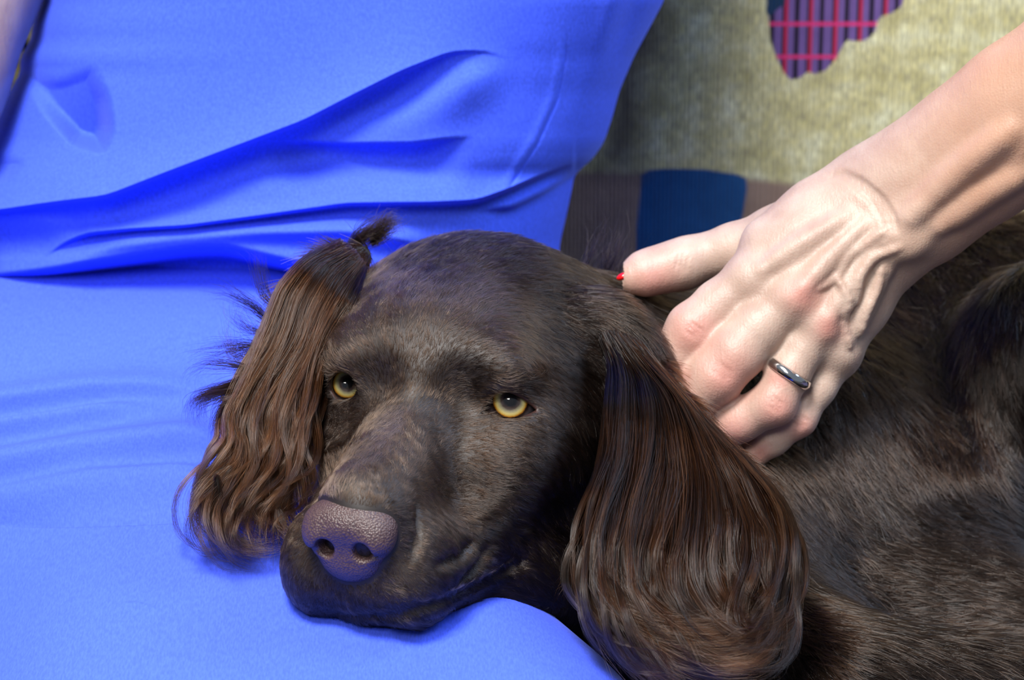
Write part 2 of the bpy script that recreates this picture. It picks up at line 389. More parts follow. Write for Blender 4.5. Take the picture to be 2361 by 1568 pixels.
SHADE_STR = on_back([(1440, -200), (1545, -200), (1535, 60), (1528, 140), (1500, 150), (1480, 300), (1466, 390), (1380, 390)])
def cushion(name, x0, x1, b0, b1, th, mat, par, h, pattern=False):
    nx, nb = int((x1 - x0) / h), int((b1 - b0) / h); u = np.linspace(-1, 1, nx); v = np.linspace(-1, 1, nb)
    U, Vv = np.meshgrid(u, v, indexing='ij'); X = (x0 + x1) / 2 + U * (x1 - x0) / 2; Bq = (b0 + b1) / 2 + Vv * (b1 - b0) / 2
    edge = np.minimum((1 - np.abs(U)) * (x1 - x0) / 2, (1 - np.abs(Vv)) * (b1 - b0) / 2); rr = .045
    t = np.clip(edge / rr, 0, 1); prof = np.sqrt(np.clip(1 - (1 - t) ** 2, 0, 1))
    fr = -th / 2 + th / 2 * prof; fr += pattern * 0.0
    Pf = np.stack([X, fr, Bq], -1).reshape(-1, 3); Pb = np.stack([X, -th / 2 - th / 2 * prof, Bq], -1).reshape(-1, 3)
    I = np.arange(nx * nb).reshape(nx, nb); q = np.stack([I[:-1, :-1], I[1:, :-1], I[1:, 1:], I[:-1, 1:]], -1).reshape(-1, 4)
    V = np.concatenate([Pf, Pb]); F = np.concatenate([q[:, ::-1] if False else q, q[:, ::-1] + nx * nb])
    at = {}
    for k, poly in (('leaf', LEAF), ('leafblue', LEAFB), ('square', SQ), ('band', BAND), ('shade_stripe', SHADE_STR)):
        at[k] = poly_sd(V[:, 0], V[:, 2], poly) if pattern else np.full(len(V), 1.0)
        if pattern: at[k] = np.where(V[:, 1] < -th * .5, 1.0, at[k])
    o = mesh_obj(name, V, F, mat, None, attrs=at)
    # local axes: x right, y outwards, z up along the backrest
    o.matrix_world = Matrix(((1, 0, 0, BO[0]), (0, BN[1], BU[1], BO[1]), (0, BN[2], BU[2], BO[2]), (0, 0, 0, 1)))
    o.parent = par; o.matrix_parent_inverse = Matrix.Translation(par.location).inverted()
    return o
zb = (SEAT_Z - BO[2]) / BU[2]
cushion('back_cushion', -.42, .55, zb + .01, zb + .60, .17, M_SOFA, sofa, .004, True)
cushion('back_cushion', .555, 1.05, zb + .01, zb + .60, .17, M_SOFA, sofa, .02)
cushion('back_cushion', -1.1, -.425, zb + .01, zb + .60, .17, M_SOFA, sofa, .02)
for x0, x1 in ((-.92, -.02), (-.01, .62), (.63, 1.32)):
    bevel(box('seat_cushion', (x0, .44, .285), (x1, 1.42, SEAT_Z), M_SOFA, sofa), .03, 4)
bevel(box('back_frame', (-1.1, 1.60, .27), (1.5, 1.78, .95), M_SOFA, sofa), .03, 4)

# ------------------------------------------------------------------ folds of cloth
def hline(px, py, line):                        # signed offset from a smooth curve y(x) (or x(y) if it runs upright), place along it
    L = resample(line, 60); L = np.array(L); w_, h_ = np.ptp(L[:, 0]), np.ptp(L[:, 1])
    if w_ >= h_:
        if L[0, 0] > L[-1, 0]: L = L[::-1]
        x, y = L[:, 0], L[:, 1]; sl = np.gradient(y, x + np.arange(60) * 1e-4); sl = np.convolve(np.r_[[sl[0]] * 4, sl, [sl[-1]] * 4], np.ones(9) / 9, 'valid')
        return (np.interp(px, x, y) - py) / np.sqrt(1 + np.interp(px, x, sl) ** 2), (px - x[0]) / w_
    if L[0, 1] > L[-1, 1]: L = L[::-1]
    x, y = L[:, 0], L[:, 1]; return np.interp(py, y, x) - px, (py - y[0]) / h_
def ledge(px, py, line, A, tr, up, fade=(.0, .12, .88, 1.0), B=0., wd=30.):
    s, t = hline(px, py, line)
    f = ss(fade[0], fade[1], t) * (1 - ss(fade[2], fade[3], t)); n = np.maximum(-s, 0) / wd
    return f * (A * ss(-tr, tr, s) * np.exp(-np.maximum(s, 0) / up) - B * n * np.exp(1 - n))
def ridge(px, py, line, A, wu, wd, fade=(0, .2, .8, 1)):
    s, t = hline(px, py, line); w_ = np.where(s > 0, wu, wd)
    return A * ss(fade[0], fade[1], t) * (1 - ss(fade[2], fade[3], t)) * np.exp(-(s / w_) ** 2)

TOPL1 = [(-200, 505), (0, 487), (120, 470), (245, 455), (400, 395), (560, 335), (700, 282), (820, 220), (930, 165), (1040, 122), (1120, 118), (1190, 140)]
TOPL3 = [(90, 600), (150, 560), (200, 540), (300, 530), (430, 522), (600, 500), (800, 472), (1000, 470), (1100, 465), (1170, 440), (1250, 405), (1340, 370)]
TOPL2 = [(-300, 660), (0, 640), (100, 628), (160, 618), (300, 595), (430, 576), (520, 572), (640, 600), (800, 640), (1290, 640)]
def top_folds(px, py):                           # outwards, metres
    h = ledge(px, py, TOPL1, .012, 6, 95, (-.1, .0, .72, 1), .0115, 62)
    h += ledge(px, py, TOPL3, .010, 6, 50, (0, .12, .9, 1), .003, 12)
    h += ledge(px, py, [(600, 325), (700, 328), (800, 333), (950, 332), (1100, 312)], .004, 8, 50, (0, .25, .75, 1), .008, 42)
    h += ledge(px, py, [(1090, 486), (1180, 478), (1250, 445), (1330, 395)], .004, 9, 40, (0, .4, .95, 1), .003, 18)
    h += ridge(px, py, [(680, 325), (800, 310), (950, 270), (1080, 195), (1200, 160)], .007, 45, 60, (0, .35, .75, 1))
    h += ridge(px, py, [(420, 470), (600, 425), (760, 410), (950, 440), (1100, 450)], .005, 35, 50, (0, .3, .7, 1))
    h += ridge(px, py, [(100, 620), (250, 565), (400, 545), (600, 532), (800, 530), (1000, 560)], .008, 26, 22, (0, .25, .9, 1))
    h += ridge(px, py, [(-100, 500), (50, 505), (150, 520), (200, 550)], .004, 22, 40, (0, .2, .7, 1))
    s, t = hline(px, py, TOPL2); h -= .030 * (1 - ss(-26, 3, s))
    h += .004 * ss(0, 5, s) * np.exp(-np.maximum(s, 0) / 25) - .004 * np.exp(-(s / 8) ** 2)
    # the slack over the hip on the left
    for poly, k, y0 in (([(48, 160), (130, 178), (215, 148), (248, 225), (256, 300), (236, 348), (170, 328), (105, 255)], 1.7e-4, 150), ([(-90, 335), (20, 350), (52, 376), (20, 408), (-60, 425)], 1.8e-4, 340)):
        d = poly_sd(px, py, resample(poly + poly[:1], 48)); h -= (1 - ss(-34, 14, d)) * np.maximum(py - y0, 0) * k
    # seam down the side, and folds by the far edge
    s, t = line_sd(px, py, [(1308, 60), (1303, 140), (1285, 230), (1240, 330), (1195, 400), (1168, 445)])
    h -= .0012 * np.exp(-(s / 4) ** 2) * (1 - ss(.9, 1, t)) * ss(0, .2, t)
    h += .0010 * np.exp(-((s + 12) / 12) ** 2) * (1 - ss(.9, 1, t)) * ss(0, .3, t)
    h += ridge(px, py, [(1440, -500), (1420, 0), (1380, 160), (1300, 330)], .005, 30, 30, (0, .1, .6, 1))
    h -= ridge(px, py, [(1500, -100), (1450, 40), (1400, 150)], .004, 25, 25, (0, .2, .6, 1))
    return h
def pants_folds(px, py):
    h = ridge(px, py, [(-300, 985), (0, 948), (200, 915), (420, 903), (560, 905)], .0042, 40, 12, (0, .05, .7, 1))
    h += ridge(px, py, [(-300, 1060), (0, 1008), (150, 985), (280, 955), (400, 935)], .0048, 22, 16, (0, .05, .7, 1))
    h += ridge(px, py, [(-300, 1170), (0, 1100), (200, 1062), (420, 1032), (620, 1020)], .0075, 50, 24, (0, .05, .75, 1))
    h += ridge(px, py, [(-300, 1200), (0, 1160), (200, 1120), (420, 1105), (620, 1110)], .0055, 30, 40, (0, .2, .75, 1))
    s, t = line_sd(px, py, [(-300, 1212), (0, 1208), (450, 1203), (700, 1205)])
    h -= .0022 * ss(-3, 3, s) * np.exp(-np.maximum(s, 0) / 60)
    h += ridge(px, py, [(270, 1405), (300, 1403), (345, 1412), (370, 1420)], .0006, 8, 6)
    h += .0010 * np.sin(px * .004 + py * .009)
    return h

def xint(y, pts): p = np.array(pts, float); return np.interp(y, p[:, 1], p[:, 0])
def seal(rows, n, m):                            # faces of a tube of n rows of m points, ends closed by fans of quads
    I = np.arange(n * m).reshape(n, m); J = np.roll(I, -1, 1)
    F = np.stack([I[:-1], J[:-1], J[1:], I[1:]], -1).reshape(-1, 4)
    h = m // 2; caps = []
    for r, fl in ((I[0], 0), (I[-1], 1)):
        a = np.arange(h - 1); q = np.stack([r[a], r[a + 1], r[(m - 2 - a) % m], r[(m - 1 - a) % m]], -1)
        caps.append(q if not fl else q[:, ::-1])
    return np.concatenate([F] + caps)

# ------------------------------------------------------------------ person in blue
LAP = .615
sitter = empty('person', to_world(cp(500, 700, 1.3)) * [1, 1, 0] + [0, 0, SEAT_Z], 'person in bright blue top and trousers sitting back with the dog on their lap', 'person')
# trousers: cross-sections across the lap, running from the waist towards the knees
def build_trousers():
    rows = np.r_[np.linspace(760 - 400, 1640, 470), np.linspace(1650, 2150, 40)]  # picture rows along the lap
    EDGE = [(1290, 200), (1290, 560), (1300, 900), (1310, 1200), (1352, 1395), (1425, 1430), (1500, 1500), (1585, 1580), (1690, 1700), (1860, 2150)]
    m = 640; out = []
    for y in rows:
        e = on_plane(np.array(xint(y, EDGE)), np.array(y), LAP - .035); yy = e[1]; xr = e[0]; xl = -.50
        # arc length across: dense on the top
        k = np.linspace(0, 1, m - 120); ph = np.pi * (1 - k); mid = (xl + xr) / 2; a = (xr - xl) / 2
        c = np.cos(ph); 
        xx = mid + a * np.sign(c) * np.abs(c) ** .9 if False else mid + a * (np.sin(np.linspace(-1, 1, m - 120) * np.pi / 2))
        q = np.clip(np.abs(xx - mid) / a, 0, 1)
        dR = xr - xx; rr = .085
        z = LAP + 0 * xx; t = np.clip(dR / rr, 0, 1); z = np.where(dR < rr, SEAT_Z + .07 + (LAP - SEAT_Z - .07) * np.sqrt(np.clip(1 - (1 - t) ** 2.3, 0, 1)), z)
        dL = xx - xl; t = np.clip(dL / rr, 0, 1); z = np.where(dL < rr, SEAT_Z + .07 + (LAP - SEAT_Z - .07) * np.sqrt(1 - (1 - t) ** 2), z)
        P = np.stack([xx, np.full_like(xx, yy), z], -1)
        # valley between the thighs, out of frame to the left
        P[:, 2] -= .035 * np.exp(-((xx + .23) / .05) ** 2) * ss(.98, .80, np.full_like(xx, yy))
        P[:, 2] += .012 * ss(1.0, .6, np.full_like(xx, yy))
        px, py = proj(to_cam(P)); P[:, 2] += 1.7 * pants_folds(px, py) * ss(0, .05, dR)
        k = np.linspace(0, 1, 122)[1:-1]; ph = np.pi * k
        bot = np.stack([mid + a * np.cos(ph), np.full(120, yy), SEAT_Z + .07 - .068 * np.sin(ph) ** .5], -1)
        out.append(np.concatenate([P, bot]))
    V = np.concatenate(out); return mesh_obj('trousers', V, seal(None, len(rows), m)[:, ::-1], M_PANTS, sitter)
build_trousers()
def build_top():
    rows = np.r_[np.linspace(-1300, -60, 60), np.linspace(-55, 655, 420), np.linspace(665, 800, 12)]
    LE = [(300, -1300), (120, -300), (97, 0), (76, 55), (70, 95), (46, 132), (48, 165), (2, 248), (-40, 330), (-120, 420), (-200, 520), (-200, 800)]
    RE = [(1600, -1300), (1600, -300), (1532, 0), (1500, 60), (1462, 130), (1428, 210), (1412, 270), (1392, 330), (1362, 372), (1325, 400), (1318, 440), (1305, 500), (1290, 565), (1285, 800)]
    nf = 760; nb = 120; out = []
    def smo(y, pts): return sum(xint(y + o, pts) for o in (-14, -7, 0, 7, 14)) / 5
    for y in rows:
        xl, xr = smo(y, LE), smo(y, RE); mid, a = (xl + xr) / 2, (xr - xl) / 2
        k = np.linspace(-1, 1, nf); s_ = np.sin(k * np.pi / 2) * .35 + k * .65; s_ = s_ / np.abs(s_).max()
        dfr = 1.202 + (y - 600) / FPX * .34                        # front depth: leaning back as it rises
        b = .115
        bulge = np.clip(1 - np.abs(s_) ** 3.2, 0, 1) ** (1 / 2.2)
        d = dfr + b * (1 - bulge); px = mid + a * s_
        d = d - top_folds(px, np.full_like(px, y)) * ss(0, .02, 1 - np.abs(s_)) 
        if y > 600: d = d + (y - 600) / 100 * .004
        P = cp(px, np.full_like(px, y), d)
        th = np.pi * np.linspace(0, 1, nb + 2)[1:-1]
        Q = cp(mid + a * np.cos(th), np.full(nb, y), dfr + b + .10 * np.sin(th))
        out.append(to_world(np.concatenate([P, Q])))
    mesh_obj('top', np.concatenate(out), seal(None, len(rows), nf + nb)[:, ::-1], M_TOP, sitter)
build_top()
def build_sitter_body():
    f = Field(); s = lambda r, d: r * d / FPX
    A = [cp(60, -900, 1.24), cp(-62, -270, 1.25), cp(-215, 165, 1.225), cp(-350, 560, 1.17)]
    f.chain(A, [.055, .048, .042, .034], .01)
    f.cap(cp(700, -1000, 1.215), cp(700, 420, 1.315), .080, .075, .03)     # trunk inside the top
    f.cap(cp(60, -900, 1.24), cp(700, -1000, 1.22), .05, .07, .03)
    f.cap(cp(700, -1000, 1.22), cp(750, -1500, 1.17), .05, .05, .02)     # neck
    for x in (-.38, -.08): f.cap(to_cam(np.array([x, 1.15, LAP - .095])), to_cam(np.array([x - .05, .62, LAP - .095])), .050, .045, .02)
    V, F = f.mesh((-.55, -.45, -1.6), (.25, .55, -.75), .004)
    mesh_obj('body', to_world(V), F, M_SKIN2, sitter)
build_sitter_body()

# ------------------------------------------------------------------ dog
M0 = cp(985, 915, 1.075)
HR = np.array([.955, -.087, .296]); HR /= np.linalg.norm(HR)
HF = np.array([-.304, -.375, .877]); HF -= HR * (HF @ HR); HF /= np.linalg.norm(HF)
HU = np.cross(HF, HR) * 1.0
HU = np.array([-.035, .9275, .385]) if HU[1] < 0 else HU
HROT = np.stack([HR, HF, HU])                    # head axes (right of picture, muzzle, crown)
def hl(x, y, z): return M0 + (np.array([x, y, z]) / 100) @ HROT
def hell(f, c, r, k=.008, op='u', tilt=0): 
    rot = HROT
    if tilt: ct, st = math.cos(tilt), math.sin(tilt); rot = np.array([[1, 0, 0], [0, ct, st], [0, -st, ct]]) @ HROT
    f.ell(hl(*c), np.array(r) / 100, k, op, rot)
EYES = [dict(c=cp(795, 890, 1.0835), r=.0106, iris=.0054, poly=[(765, 880), (768, 868), (776, 860), (792, 856), (808, 864), (817, 874), (823, 890), (824, 903), (817, 914), (805, 922), (790, 924), (778, 918), (769, 904)]),
        dict(c=cp(1175, 928, 1.0615), r=.0110, iris=.0064, poly=[(1112, 957), (1121, 936), (1131, 917), (1145, 908), (1163, 904), (1182, 908), (1204, 920), (1222, 934), (1236, 946), (1218, 955), (1198, 963), (1174, 967), (1148, 963), (1130, 951)])]
EYES[0]['ic'] = cp(801, 884, 1.084); EYES[1]['ic'] = cp(1177, 922, 1.0615)
for e in EYES: g = -e['c'] / np.linalg.norm(e['c']); e['g'] = g; e['o'] = e['c'] - g * e['r']

dog = empty('dog', to_world(cp(1500, 1400, 1.15)) * [1, 1, 0] + [0, 0, SEAT_Z], 'chocolate brown spaniel with amber eyes resting its chin on blue trousers', 'dog')
def dog_field():
    f = Field()
    # skull and forehead
    hell(f, (-.6, -5.0, -.15), (5.2, 6.0, 3.95), .01)
    hell(f, (-.1, -1.7, 1.0), (3.9, 3.6, 2.5), .014)
    for s in (-1, 1):
        hell(f, (s * 2.75, -.35, 1.35), (1.35, 1.0, .75), .014)               # brow
        hell(f, (s * 3.7 + .25, -3.0, -1.9), (2.0, 3.6, 2.9), .015)             # cheek
        hell(f, (s * 2.4, .9, -2.0), (1.6, 2.2, 1.8), .012)               # under the eye
    f.cap(hl(0, -.5, -.9), hl(0, 6.9, -1.5), .0200, .0168, .012)          # bridge
    f.cap(hl(0, 0, -2.6), hl(0, 6.2, -3.0), .0235, .0200, .012)
    for s in (-1, 1):
        hell(f, (s * 1.75 - .2, 5.9, -4.15), (1.70, 2.5, 2.1), .009, tilt=-.1)     # flews
        hell(f, (s * 2.7, 2.2, -4.4), (1.5, 3.4, 2.0), .010, tilt=-.15)
    f.cap(hl(.9, 5.7, -6.4), hl(1.0, .5, -6.4), .0130, .020, .004); f.cap(hl(1.9, 4.4, -6.5), hl(4.0, -.5, -6.3), .0115, .022, .006)
    f.cap(hl(3.8, 1.0, -6.1), hl(3.8, -5, -5.6), .022, .032, .012)          # lower jaw
    f.cap(hl(0, .5, -5.6), hl(0, -6, -4.5), .024, .035, .02)             # throat
    # neck, chest, trunk
    f.cap(hl(0, -7, -1.5), cp(1760, 1040, 1.235), .046, .060, .02)
    f.cap(hl(.5, -6, -3), cp(1560, 1280, 1.16), .045, .060, .03)
    f.ell(cp(2050, 1130, 1.285), (.17, .112, .085), .04)
    f.ell(cp(2500, 1080, 1.29), (.13, .115, .09), .04)
    f.cap(cp(1880, 1060, 1.20), cp(1960, 1380, 1.17), .050, .045, .03)
    f.ell(cp(2180, 1230, 1.185), (.045, .042, .035), .03)
    f.ell(cp(2210, 1500, 1.150), (.065, .038, .035), .02)
    f.cap(cp(1680, 1420, 1.12), cp(1900, 1620, 1.10), .036, .034, .02)
    f.cap(cp(1900, 1640, 1.08), cp(2420, 1650, 1.10), .034, .030, .02)
    f.ell(cp(2400, 820, 1.19), (.030, .040, .03), .03)
    f.ell(cp(1385, 830, 1.112), (.020, .026, .018), .014)
    f.ell(cp(1450, 910, 1.110), (.018, .026, .014), .012)
    hell(f, (4.0, -1.2, -3.6), (1.7, 3.0, 2.4), .02)
    hell(f, (-.15, 6.6, -4.4), (1.5, 1.6, 1.8), .008)
    def sd_(px, py, d0=.93):
        d = np.full(1, d0)
        for _ in range(40): d = d + np.clip(f(cp([px], [py], d)), -.01, .02) * .85
        return d[0]
    def swell(px, py, amp, sg):                  # a gentle rise (+) or hollow (-) of the surface
        c = cp(px, py, sd_(px, py)); f.custom('d', lambda P: amp * np.exp(-((P - c) ** 2).sum(1) / sg ** 2), c, sg * 3, .001)
    for a in ((1055, 893, -.0055, .011), (868, 872, -.0045, .009), (1160, 850, .0018, .010), (785, 825, .0014, .009), (960, 800, -.0015, .010),
              (1060, 1080, -.0030, .016), (760, 985, -.0025, .009), (1190, 1010, .0020, .014), (990, 1230, .0020, .010), (880, 1120, -.0010, .006), (1225, 1110, .0050, .020), (1290, 1200, -.0040, .014), (840, 1385, .0015, .008)): swell(*a)
    # mouth line between flews and lower jaw, small folds at the corner
    def line(pts, r, k=.002):
        P = resample(pts, len(pts) * 2); d = np.array([sd_(*p) for p in P]); n = len(P)
        f.chain(cp(P[:, 0], P[:, 1], d - r * .1), r * (.5 + .5 * np.sin(np.pi * (np.arange(n) + .8) / (n + .6))), k, 's')
    line([(735, 1412), (790, 1418), (850, 1424), (914, 1418), (985, 1400), (1060, 1372), (1130, 1335), (1200, 1295)], .0022, .002)
    line([(1010, 1300), (1060, 1285), (1090, 1250)], .0014, .003); line([(1060, 1345), (1100, 1310), (1120, 1265)], .0014, .003); line([(960, 1175), (965, 1230), (945, 1290)], .0007, .003)
    # eyelids
    for e in EYES:
        f.ell(e['o'], e['r'] + .0016, .004)
    for e in EYES:
        def cut(P, e=e):
            px, py = proj(P); d2 = poly_sd(px, py, e['poly']) * 1.07 / FPX
            q = (P - e['o']) @ e['g']; return np.maximum(d2, .002 - q)
        f.custom('s', cut, e['c'], .03, .0012)
        f.ell(e['o'], e['r'] - .0002, .0008, 's')
    return f
F_DOG = dog_field()
EARL = None
def build_dog():
    global F_DOG
    V, F = F_DOG.mesh((-.13, -.20, -1.42), (.42, .09, -.96), .0014)
    px, py = proj(V)
    lid = np.zeros(len(V))
    for e in EYES:
        d = poly_sd(px, py, e['poly']); near = np.linalg.norm(V - e['o'], axis=1) < e['r'] + .006
        lid = np.maximum(lid, near * (1 - ss(2, 9, d)))
    mesh_obj('body', to_world(V), F, M_HIDE, dog, attrs={'lid': lid})
    return V, F
DV, DF = build_dog(); DN = normals(DV, DF)
print('dog verts', len(DV))

def build_eyes():
    for e in EYES:
        u, v = np.meshgrid(np.linspace(0, 2 * np.pi, 97)[:-1], np.r_[np.linspace(0, .9, 60), np.linspace(.92, np.pi, 40)], indexing='ij')
        g = e['ic'] - e['o']; g /= np.linalg.norm(g); a = np.cross([0, 1, 0], g); a /= np.linalg.norm(a); b = np.cross(g, a)
        R = e['r'] * np.ones_like(v); ri = e['iris'] / e['r']; R = R + .0009 * (1 - ss(0, ri * 1.15, np.sin(v) + (v > 1.6) * 9))
        P = e['o'] + R[..., None] * (np.sin(v)[..., None] * (np.cos(u)[..., None] * a + np.sin(u)[..., None] * b) + np.cos(v)[..., None] * g)
        rad = np.where(v < np.pi / 2, np.sin(v), 1.5) / ri * .5
        n, m = v.shape; I = np.arange(n * m).reshape(n, m); J = np.roll(I, -1, 0)
        Fq = np.stack([I[:, :-1], J[:, :-1], J[:, 1:], I[:, 1:]], -1).reshape(-1, 4)[:, ::-1]
        mesh_obj('eye', to_world(P.reshape(-1, 3)), Fq, M_EYE, dog, attrs={'iris': rad.ravel()})
build_eyes()
def nose_field():
    f = Field()
    hell(f, (0 - .2, 7.9, -1.35 - .22), (1.72, 1.05, .95), .003)                     # top pad
    for s in (-1, 1): hell(f, (s * 1.02 - .2, 8.2, -1.75 - .22), (.72, .75, .70), .004)   # wings
    hell(f, (0 - .2, 8.1, -2.6 - .22), (1.20, .72, .98), .005)                        # front plate
    for s in (-1, 1):
        hell(f, (s * .72 - .2, 9.0, -2.05 - .22), (.36, .95, .42), .0015, 's')       # nostril
        f.cap(hl(s * .8 - .2, 8.9, -2.37), hl(s * 1.75 - .2, 8.4, -2.60), .0016, .0010, .0015, 's')  # slit
    f.cap(hl(-.2, 9.0, -2.5), hl(-.2, 8.8, -3.8), .0006, .0006, .001, 's')
    return f
F_NOSE = nose_field()
def build_nose():
    o = hl(-.2, 8.0, -2.1); V, F = F_NOSE.mesh(o - .035, o + .035, .0005)
    mesh_obj('nose', to_world(V), F, M_NOSE, dog)
build_nose()

# ------------------------------------------------------------------ second person's arm and hand

def crv(f, pts, r, k=.003, op='u', off=.3):      # a vein, tendon or crease lying on the surface so far
    P = resample([(p[0], p[1]) for p in pts], max(5, 3 * len(pts) - 2)); d = np.full(len(P), .90)
    for _ in range(36): d = d + np.clip(f(cp(P[:, 0], P[:, 1], d)), -.01, .02) * .9
    d = np.convolve(np.r_[d[0], d, d[-1]], [.25, .5, .25], 'valid')
    n = len(P); rs = r * (.35 + .65 * np.sin(np.pi * (np.arange(n) + .6) / (n + .2)))
    d = d + (off if op == 'u' else -off) * rs
    f.chain(cp(P[:, 0], P[:, 1], d), rs, k, op)
RINGP = (cp(1819, 861, 1.112), cp(1895, 750, 1.110))
def hand_field():
    f = Field(); m = 1.12 / FPX
    def ch(pts, k=.006, zs=1.0): f.chain([cp(a, b, c) for a, b, c, r in pts], [r * m for a, b, c, r in pts], k, 'u', zs)
    # forearm and wrist
    ch([(3300, -420, .98, 250), (2700, 20, 1.05, 190), (2361, 272, 1.09, 163), (2240, 358, 1.105, 154), (2110, 455, 1.118, 150), (2030, 510, 1.124, 146)], .01, .80)
    ch([(2140, 400, 1.115, 96), (2010, 470, 1.128, 100), (1930, 520, 1.128, 92)], .014, .7)
    # back of the hand
    ch([(2010, 480, 1.126, 86), (1880, 510, 1.128, 72), (1770, 560, 1.125, 62)], .012)
    ch([(2000, 500, 1.124, 90), (1850, 580, 1.122, 82), (1735, 650, 1.120, 62)], .010)
    ch([(2010, 530, 1.122, 90), (1900, 630, 1.119, 80), (1815, 700, 1.114, 56)], .010)
    ch([(2020, 570, 1.124, 84), (1950, 680, 1.120, 66), (1885, 755, 1.116, 48)], .010)
    ch([(2040, 590, 1.128, 76), (1985, 705, 1.125, 52), (1932, 812, 1.122, 42)], .010)
    # thumb
    ch([(1900, 500, 1.135, 66), (1790, 540, 1.142, 60), (1690, 575, 1.147, 54), (1610, 596, 1.150, 47), (1570, 612, 1.151, 49), (1510, 624, 1.149, 47), (1475, 634, 1.147, 40), (1452, 641, 1.146, 26)], .007)
    # fingers: knuckle, middle joint, end joint, tip
    ch([(1735, 650, 1.119, 58), (1660, 705, 1.120, 58), (1598, 758, 1.119, 59), (1545, 835, 1.122, 52), (1505, 890, 1.128, 48), (1480, 925, 1.134, 40)], .004)
    ch([(1812, 700, 1.113, 54), (1750, 755, 1.113, 60), (1697, 815, 1.112, 62), (1652, 866, 1.113, 60), (1590, 930, 1.118, 53), (1540, 985, 1.126, 47), (1515, 1010, 1.131, 40)], .004)
    ch([(1885, 755, 1.115, 45), (1850, 808, 1.114, 45), (1819, 861, 1.113, 46), (1784, 930, 1.113, 49), (1705, 970, 1.119, 47), (1640, 1005, 1.126, 43), (1605, 1030, 1.132, 36)], .004)
    ch([(1932, 812, 1.121, 40), (1890, 895, 1.122, 35), (1842, 966, 1.123, 38), (1783, 1012, 1.127, 35), (1728, 1052, 1.132, 33), (1695, 1080, 1.138, 27)], .004)
    # web between the fingers
    ch([(1735, 660, 1.126, 46), (1815, 710, 1.124, 44), (1888, 765, 1.124, 38), (1935, 820, 1.127, 34)], .012)
    # knuckles
    for x, y, d, r in ((1735, 640, 1.115, 24), (1838, 682, 1.1055, 30), (1900, 752, 1.1075, 24), (1944, 812, 1.1155, 20), (1570, 606, 1.146, 32)):
        f.ell(cp(x, y, d), r * m, .010)
    f.ell(cp(2085, 545, 1.101), np.array([45, 45, 26]) * m, .012)     # wrist bone
    # tendons and veins
    V_ = lambda r, k, off, *p: crv(f, p, r * m, k, 'u', off)
    V_(9, .006, .2, (1990, 520), (1920, 590), (1855, 660)); V_(9, .006, .2, (2020, 560), (1965, 650), (1915, 730)); V_(8, .006, .2, (2050, 600), (2005, 690), (1960, 780)); V_(8, .006, .3, (1950, 500), (1850, 560), (1760, 620))
    V_(7, .0022, .1, (2045, 525), (2000, 560), (1955, 590), (1930, 640), (1890, 665)); V_(8, .0022, .1, (2075, 570), (2010, 595), (1980, 640), (1975, 690), (1945, 720))
    V_(7, .0022, .1, (2035, 610), (2022, 670), (1998, 720), (1985, 770)); V_(6, .002, .1, (1930, 640), (1960, 690), (1945, 740), (1960, 800))
    V_(12, .008, .5, (2330, 300), (2240, 372), (2150, 450), (2100, 500)); V_(10, .008, .5, (2360, 400), (2270, 450), (2170, 520))
    # creases: wrist folds, joint folds
    for dx in (0, 16, 30):
        crv(f, [(1905 + dx, 400 - dx * .3), (1955 + dx, 415), (2003 + dx, 455), (2032 + dx, 500), (2038 + dx, 530)], 2.6 * m, .002, 's', .35)
    for cx, cy, ang, ln in ((1572, 607, 190, 26), (1600, 762, 128, 30), (1664, 856, 130, 32), (1788, 933, 130, 24), (1846, 973, 128, 17)):
        for o in (-11, 0, 11):
            a = math.radians(ang); ux, uy = math.cos(a - math.pi / 2), math.sin(a - math.pi / 2); vx, vy = math.cos(a), math.sin(a); l = ln * (1 - abs(o) * .025)
            x0, y0 = cx + vx * o, cy + vy * o; bend = 0
            crv(f, [(x0 - ux * l - vx * bend, y0 - uy * l - vy * bend), (x0, y0), (x0 + ux * l - vx * bend, y0 + uy * l - vy * bend)], 1.3 * m, .0011, 's', .1)
    return f
F_HAND = hand_field()
stroker = empty('person', to_world(cp(2700, 200, 1.1)) * [1, 1, 0], 'person reaching in with a bare forearm and silver ring, stroking the dog\'s neck', 'person')
